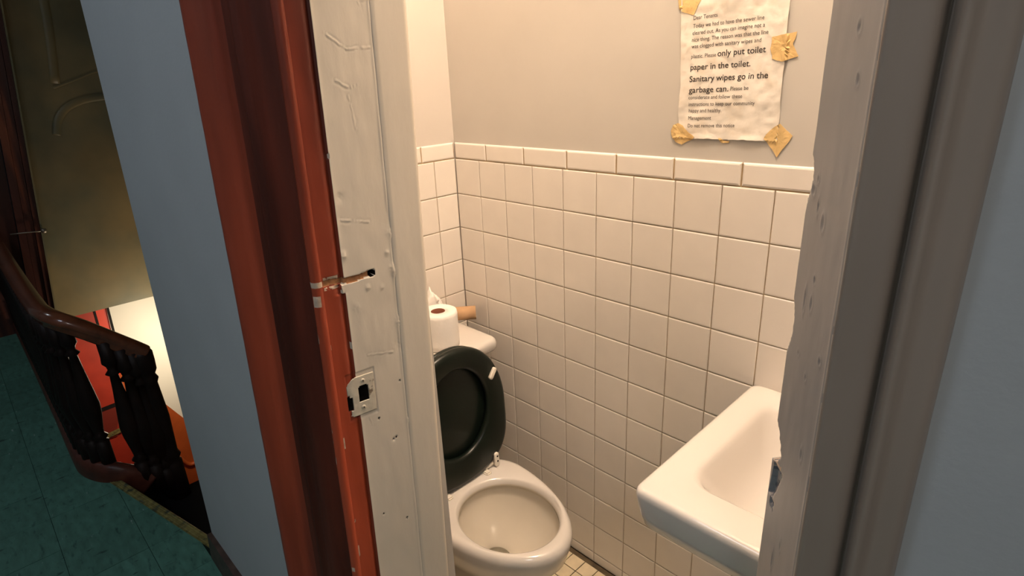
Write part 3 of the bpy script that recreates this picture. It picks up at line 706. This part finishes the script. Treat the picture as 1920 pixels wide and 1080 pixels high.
for s_ in (1, -1):
    hv = .112*s_
    h1 = capsule(.018, hv, .046, .016, .014, .024, 0, 'hinge', plastic_m, toi)
    for du in (.006, .022):
        p = sp(.008+du, hv, .0245); lathe('hinge_screw', [(.0028, 0), (.0028, .001), (.0, .0012)], p, hole_m, h1, 10, Matrix.Rotation(R(90), 4, 'Y'))
    rr = [[(SX+.004+.010*math.cos(a), cy+hv-.022*s_+d_, .405+.010*math.sin(a)) for a in [i*math.pi/6 for i in range(12)]] for d_ in (-.016, .016)]
    o = loft('hinge_barrel', rr, plastic_m, None); o.parent = h1
    o = box_obj('hinge_foot', (SX-.012, SX+.030, cy+hv-.040*s_-.010, cy+hv-.040*s_+.010, .389, .399), plastic_m, None, .003); o.parent = h1

# things on the tank
tp = thing(empty('toilet_roll', (.150, -.228, .7315)), 'white toilet roll standing upright on the tank lid, brown core facing up', 'toilet roll', None)
n = 40
pr_ = [(.021, .002), (.050, 0), (.0555, .003), (.056, .02), (.0555, .06), (.056, .10), (.0545, .109), (.050, .1115), (.022, .1105), (.021, .108), (.0205, .02)]
o = lathe('paper', pr_, (0, 0, 0), tissue_m, tp, n)
rr = [[(.0205*math.cos(2*math.pi*i/24), .0205*math.sin(2*math.pi*i/24), z) for i in range(24)] for z in (.003, .110)]
rr += [[(.0195*math.cos(2*math.pi*i/24), .0195*math.sin(2*math.pi*i/24), z) for i in range(24)] for z in (.110, .06)]
o = loft('cardboard_core', rr, card_dark_m, tp, False, False); o['label'] = 'brown cardboard core'
for j_ in range(1):
    cp = box_obj('loose_sheet', (-.001, .0, -.056, -.0555, .01, .10), tissue_m, tp)
# cardboard tube lying behind
ax0 = Vector((.018, -.104, .7545)); ax1 = Vector((.082, -.028, .7545)); t_ = (ax1-ax0).normalized(); s_ = Vector((t_.y, -t_.x, 0)); up = Vector((0, 0, 1))
def circ(p, r): return [tuple(p+s_*r*math.cos(2*math.pi*i/28)+up*r*math.sin(2*math.pi*i/28)) for i in range(28)]
o = loft('cardboard_tube', [circ(ax0, .0205), circ(ax0, .0222), circ(ax1, .0222), circ(ax1, .0205), circ(ax0, .0205)], card_m, None, False, False)
thing(o, 'brown empty cardboard tube lying on the tank by the tiled corner', 'tube')
# crumpled tissue behind the roll
gv = []; gf = []; ng = 26
for i in range(ng):
    for k in range(ng):
        u = i/(ng-1)-.5; w_ = k/(ng-1)-.5
        r2 = math.hypot(u, w_)
        z = .115*max(0, 1-(r2*1.75)**1.5)+.030*fn(u*5+3, w_*5)+.020*abs(fn(u*9, w_*9+2))*2
        gv.append((.048+.080*u+.02*fn(u*4, w_*4, 3), -.172+.125*w_+.02*fn(u*4, w_*4, 8), max(.7325+.001*fn(u*9, w_*9), .7325+z*(1 if r2 < .62 else .1))))
for i in range(ng-1):
    for k in range(ng-1): gf.append((i*ng+k, (i+1)*ng+k, (i+1)*ng+k+1, i*ng+k+1))
o = mesh_obj('crumpled_tissue', gv, gf, tissue_m, None, True); mo = o.modifiers.new('t', 'SOLIDIFY'); mo.thickness = .0012
thing(o, 'crumpled white tissue peeking up behind the toilet roll', 'tissue')

# ------------------------------------------------------------------ sink
sk = thing(empty('sink', (1.19, -.235, .78)), 'white porcelain wall sink with rounded basin, half hidden by the grey door jamb', 'sink')
x0, x1 = .986, 1.392; y0, y1 = -.472, -.001; cx_, cy_ = (x0+x1)/2, (y0+y1)/2; hx_, hy_ = (x1-x0)/2, (y1-y0)/2
def SR(z, g, r_=.022, dyb=0, dxb=0): 
    return rrect(cx_, cy_+dyb, z, hx_+g+dxb, hy_+g-abs(dyb), r_, 8)
def basin(z, g, r_=.05):
    return rrect(1.192, -.222, z, .151-g, .170-g, r_, 8)
rg = [rrect(cx_, cy_+.06, .655, .09, .10, .05, 8), rrect(cx_, cy_+.05, .70, .13, .14, .06, 8), rrect(cx_, cy_+.02, .735, hx_-.03, hy_-.035, .03, 8), SR(.741, -.012, .03), SR(.748, -.007, .03), SR(.770, -.002, .03), SR(.803, .0, .020), SR(.811, -.001, .019), SR(.8155, -.0035, .018), SR(.818, -.0075, .018), SR(.819, -.013, .018), SR(.8175, -.035, .03),
      basin(.8145, -.004, .045), basin(.811, .003, .045), basin(.803, .008, .045), basin(.785, .016, .05), basin(.75, .030, .06), basin(.72, .048, .07), basin(.705, .075, .07), basin(.70, .11, .03)]
o = loft('basin', rg, porcelain_m); keep(o, sk)
o = box_obj('back_ledge', (x0+.06, x1-.02, -.03, -.0015, .815, .83), porcelain_m, None, .006); 
bpy.data.objects.remove(o)
o = lathe('drain', [(.0, 0), (.018, 0), (.020, .002), (.014, .003), (.0, .001)], (1.192, -.222, .700), metal_m, None, 20); keep(o, sk)
o = sweep('waste_pipe', [(1.19, -.17, .66), (1.19, -.17, .50)], [(.018*math.cos(t*.5236), .018*math.sin(t*.5236)) for t in range(12)], metal_m) if False else lathe('waste_pipe', [(.018, 0), (.018, .2)], (1.19, -.17, .46), metal_m, None, 14); keep(o, sk)
o = sweep('waste_trap', [(1.19, -.17, .47), (1.19, -.15, .44), (1.19, -.11, .43), (1.19, -.06, .44), (1.19, -.004, .45)], [(.018*math.cos(t*.5236), .018*math.sin(t*.5236)) for t in range(12)], metal_m); keep(o, sk)
o = lathe('faucet', [(.02, 0), (.02, .01), (.012, .015), (.011, .06), (.013, .065), (.0, .07)], (1.26, -.045, .816), metal_m, None, 14); keep(o, sk)

# ------------------------------------------------------------------ paper notice
nt = thing(empty('paper_notice', (.868, -.004, 1.47)), 'crumpled white typed notice taped to the wall above the tiles', 'notice')
corners = {'tl': (.7560, 1.6165), 'tr': (.9725, 1.6185), 'bl': (.7690, 1.3345), 'br': (.9770, 1.3360)}
WALLY = .0055
def pw(x, z):      # how far the crumpled sheet stands off the wall
    d = .0022+.0016*fn(x*22, z*18)+.0008*fn(x*70, z*60, 3)+.0007*abs(fn(x*40, z*38, 7))*2
    d += .004*math.exp(-((x-.978)/.010)**2)*max(0, math.sin((z-1.37)*9)) + .0028*math.exp(-((z-1.335)/.008)**2)*(.5+.5*math.sin(x*70))
    d += .005*math.exp(-(abs(x-.868-.6*abs(z-1.615)*0)/.02)**2)*math.exp(-((z-1.60)/.03)**2)
    return max(d, .0008)
nx, nz = 70, 90; v = []; f = []
for k in range(nz+1):
    for i in range(nx+1):
        a = i/nx; b_ = k/nz
        xl = corners['bl'][0]*(1-b_)+corners['tl'][0]*b_; xr_ = corners['br'][0]*(1-b_)+corners['tr'][0]*b_
        zl = corners['bl'][1]*(1-b_)+corners['tl'][1]*b_; zr_ = corners['br'][1]*(1-b_)+corners['tr'][1]*b_
        x = xl*(1-a)+xr_*a+.0014*fn(b_*9, a*2)*(1 if a in (0, 1) else .3); z = zl*(1-a)+zr_*a
        if k == 0: z += .0016*fn(a*14, 5)
        if a < .05: x += .003*math.exp(-((b_-.18)/.12)**2)*-1
        v.append((x, WALLY-pw(x, z), z))
for k in range(nz):
    for i in range(nx): a = k*(nx+1)+i; f.append((a, a+1, a+nx+2, a+nx+1))
sheet_o = keep(mesh_obj('paper_sheet', v, f, paper_m, None, True), nt)
def text(s, xa, za, xb, zb, name='printed_line', bold=0):
    cu = bpy.data.curves.new('t', 'FONT'); cu.body = s; cu.size = 1; cu.resolution_u = 3; cu.offset = bold
    to = bpy.data.objects.new('t', cu); col.objects.link(to); dg = bpy.context.evaluated_depsgraph_get(); dg.update()
    me = bpy.data.meshes.new_from_object(to.evaluated_get(dg)); bpy.data.objects.remove(to)
    w_ = max(p.co.x for p in me.vertices); x_0 = min(p.co.x for p in me.vertices); L_ = math.hypot(xb-xa, zb-za); an = math.atan2(zb-za, xb-xa)
    k = L_/(w_-x_0)
    return me, k, x_0, an
def put_text(s, xa, za, xb, zb, hscale=1.0, bold=0, ysc=None):
    me, k, x_0, an = text(s, xa, za, xb, zb, bold=bold)
    ky = ysc or k*1.08
    for p in me.vertices:
        lx = (p.co.x-x_0)*k; lz = p.co.y*ky
        x = xa+lx*math.cos(an)-lz*math.sin(an); z = za+lx*math.sin(an)+lz*math.cos(an)
        p.co = (x, WALLY-pw(x, z)-.0004, z)
    me.materials.clear(); me.materials.append(ink_m)
    o = bpy.data.objects.new('printed_line', me); col.objects.link(o); o.parent = sheet_o
    return o
S = .0105; B = .0162
put_text('Dear Tenants', .7865, 1.5655, .8370, 1.5668, ysc=S)
put_text('Today we had to have the sewer line', .7862, 1.5505, .9296, 1.5540, ysc=S)
put_text('cleared out. As you can imagine not a', .7861, 1.5375, .9323, 1.5412, ysc=S)
put_text('nice thing. The reason was that the line', .7859, 1.5248, .9399, 1.5285, ysc=S)
put_text('was clogged with sanitary wipes and', .7861, 1.5125, .9279, 1.5155, ysc=S)
put_text('plastic. Please', .7864, 1.4935, .8395, 1.4945, ysc=S)
put_text('only put toilet', .8425, 1.4945, .9385, 1.4970, ysc=B, bold=.008)
put_text('paper in the toilet.', .7862, 1.4710, .9110, 1.4735, ysc=B, bold=.008)
put_text('Sanitary wipes go in the', .7859, 1.4480, .9474, 1.4515, ysc=B, bold=.008)
put_text('garbage can.', .7860, 1.4265, .8714, 1.4285, ysc=B, bold=.008)
put_text('Please be', .8752, 1.4298, .9121, 1.4308, ysc=S)
put_text('considerate and follow these', .7859, 1.4138, .9008, 1.4158, ysc=S)
put_text('instructions to keep our community', .7868, 1.4003, .9272, 1.4028, ysc=S)
put_text('happy and healthy.', .7877, 1.3875, .8600, 1.3888, ysc=S)
put_text('Management', .7877, 1.3725, .8387, 1.3737, ysc=S)
put_text('Do not remove this notice', .7880, 1.3570, .8898, 1.3600, ysc=S)
def tape(pts, lab=None):
    """torn strip: polygon of (x, z), triangulated through its centre, following the sheet"""
    cxm = sum(p[0] for p in pts)/len(pts); czm = sum(p[1] for p in pts)/len(pts)
    rings_ = []
    P_ = []
    for i in range(len(pts)):
        a = pts[i]; b_ = pts[(i+1) % len(pts)]
        for t in range(5): P_.append((a[0]+(b_[0]-a[0])*t/5+random.uniform(-.0004, .0004), a[1]+(b_[1]-a[1])*t/5+random.uniform(-.0004, .0004)))
    v = []; f = []; n_ = len(P_)
    for r_ in (1, .75, .5, .25):
        for p in P_:
            x = cxm+(p[0]-cxm)*r_; z = czm+(p[1]-czm)*r_
            inside = .757 < x < .9765 and 1.334 < z < 1.617
            y = WALLY-(pw(x, z)+.0007 if inside else .0012)-.0005*abs(fn(x*160, z*160, 2))
            v.append((x, y, z))
    v.append((cxm, v[-1][1], czm))
    for k in range(3):
        for i in range(n_): f.append((k*n_+i, k*n_+(i+1) % n_, (k+1)*n_+(i+1) % n_, (k+1)*n_+i))
    for i in range(n_): f.append((3*n_+i, 3*n_+(i+1) % n_, 4*n_))
    o = mesh_obj('masking_tape', v, f, tape_m, None, False)
    mo = o.modifiers.new('t', 'SOLIDIFY'); mo.thickness = .0004
    return keep(o, nt)
def zx(x, y):  # helper: measured on the wall in metres already
    return (x, y)
tape([(.748, 1.610), (.752, 1.588), (.760, 1.583), (.768, 1.580), (.786, 1.574), (.791, 1.584), (.800, 1.600), (.796, 1.625), (.770, 1.640), (.752, 1.632)])
tape([(.9472, 1.5225), (.975, 1.526), (.991, 1.5285), (.989, 1.517), (.985, 1.509), (.992, 1.497), (.998, 1.4865), (.986, 1.484), (.9703, 1.4786), (.9515, 1.4845), (.951, 1.490), (.9465, 1.502), (.948, 1.515)])
tape([(.7465, 1.348), (.752, 1.360), (.764, 1.3655), (.775, 1.361), (.790, 1.347), (.8055, 1.338), (.8005, 1.333), (.788, 1.328), (.775, 1.3205), (.760, 1.325), (.750, 1.336)])
tape([(.9786, 1.3690), (.992, 1.357), (1.0045, 1.347), (.996, 1.331), (.988, 1.321), (.9798, 1.306), (.967, 1.322), (.951, 1.3405), (.955, 1.348), (.966, 1.360)])
tape([(.858, 1.338), (.864, 1.337), (.869, 1.333), (.882, 1.332), (.880, 1.3285), (.866, 1.3275), (.861, 1.331)])

# ------------------------------------------------------------------ lamp above the toilet (above the frame)
lampo = thing(empty('ceiling_lamp', (BATH_LAMP[0], BATH_LAMP[1], 3.0)), 'round ceiling lamp lighting the toilet room, above the top of the picture', 'lamp')
o = lathe('base', [(.0, 0), (.06, 0), (.06, -.02), (.03, -.04), (.0, -.04)], (BATH_LAMP[0], BATH_LAMP[1], 3.0), plastic_m, None, 24); keep(o, lampo)
print('tiles', ntile, 'mosaic', cnt)
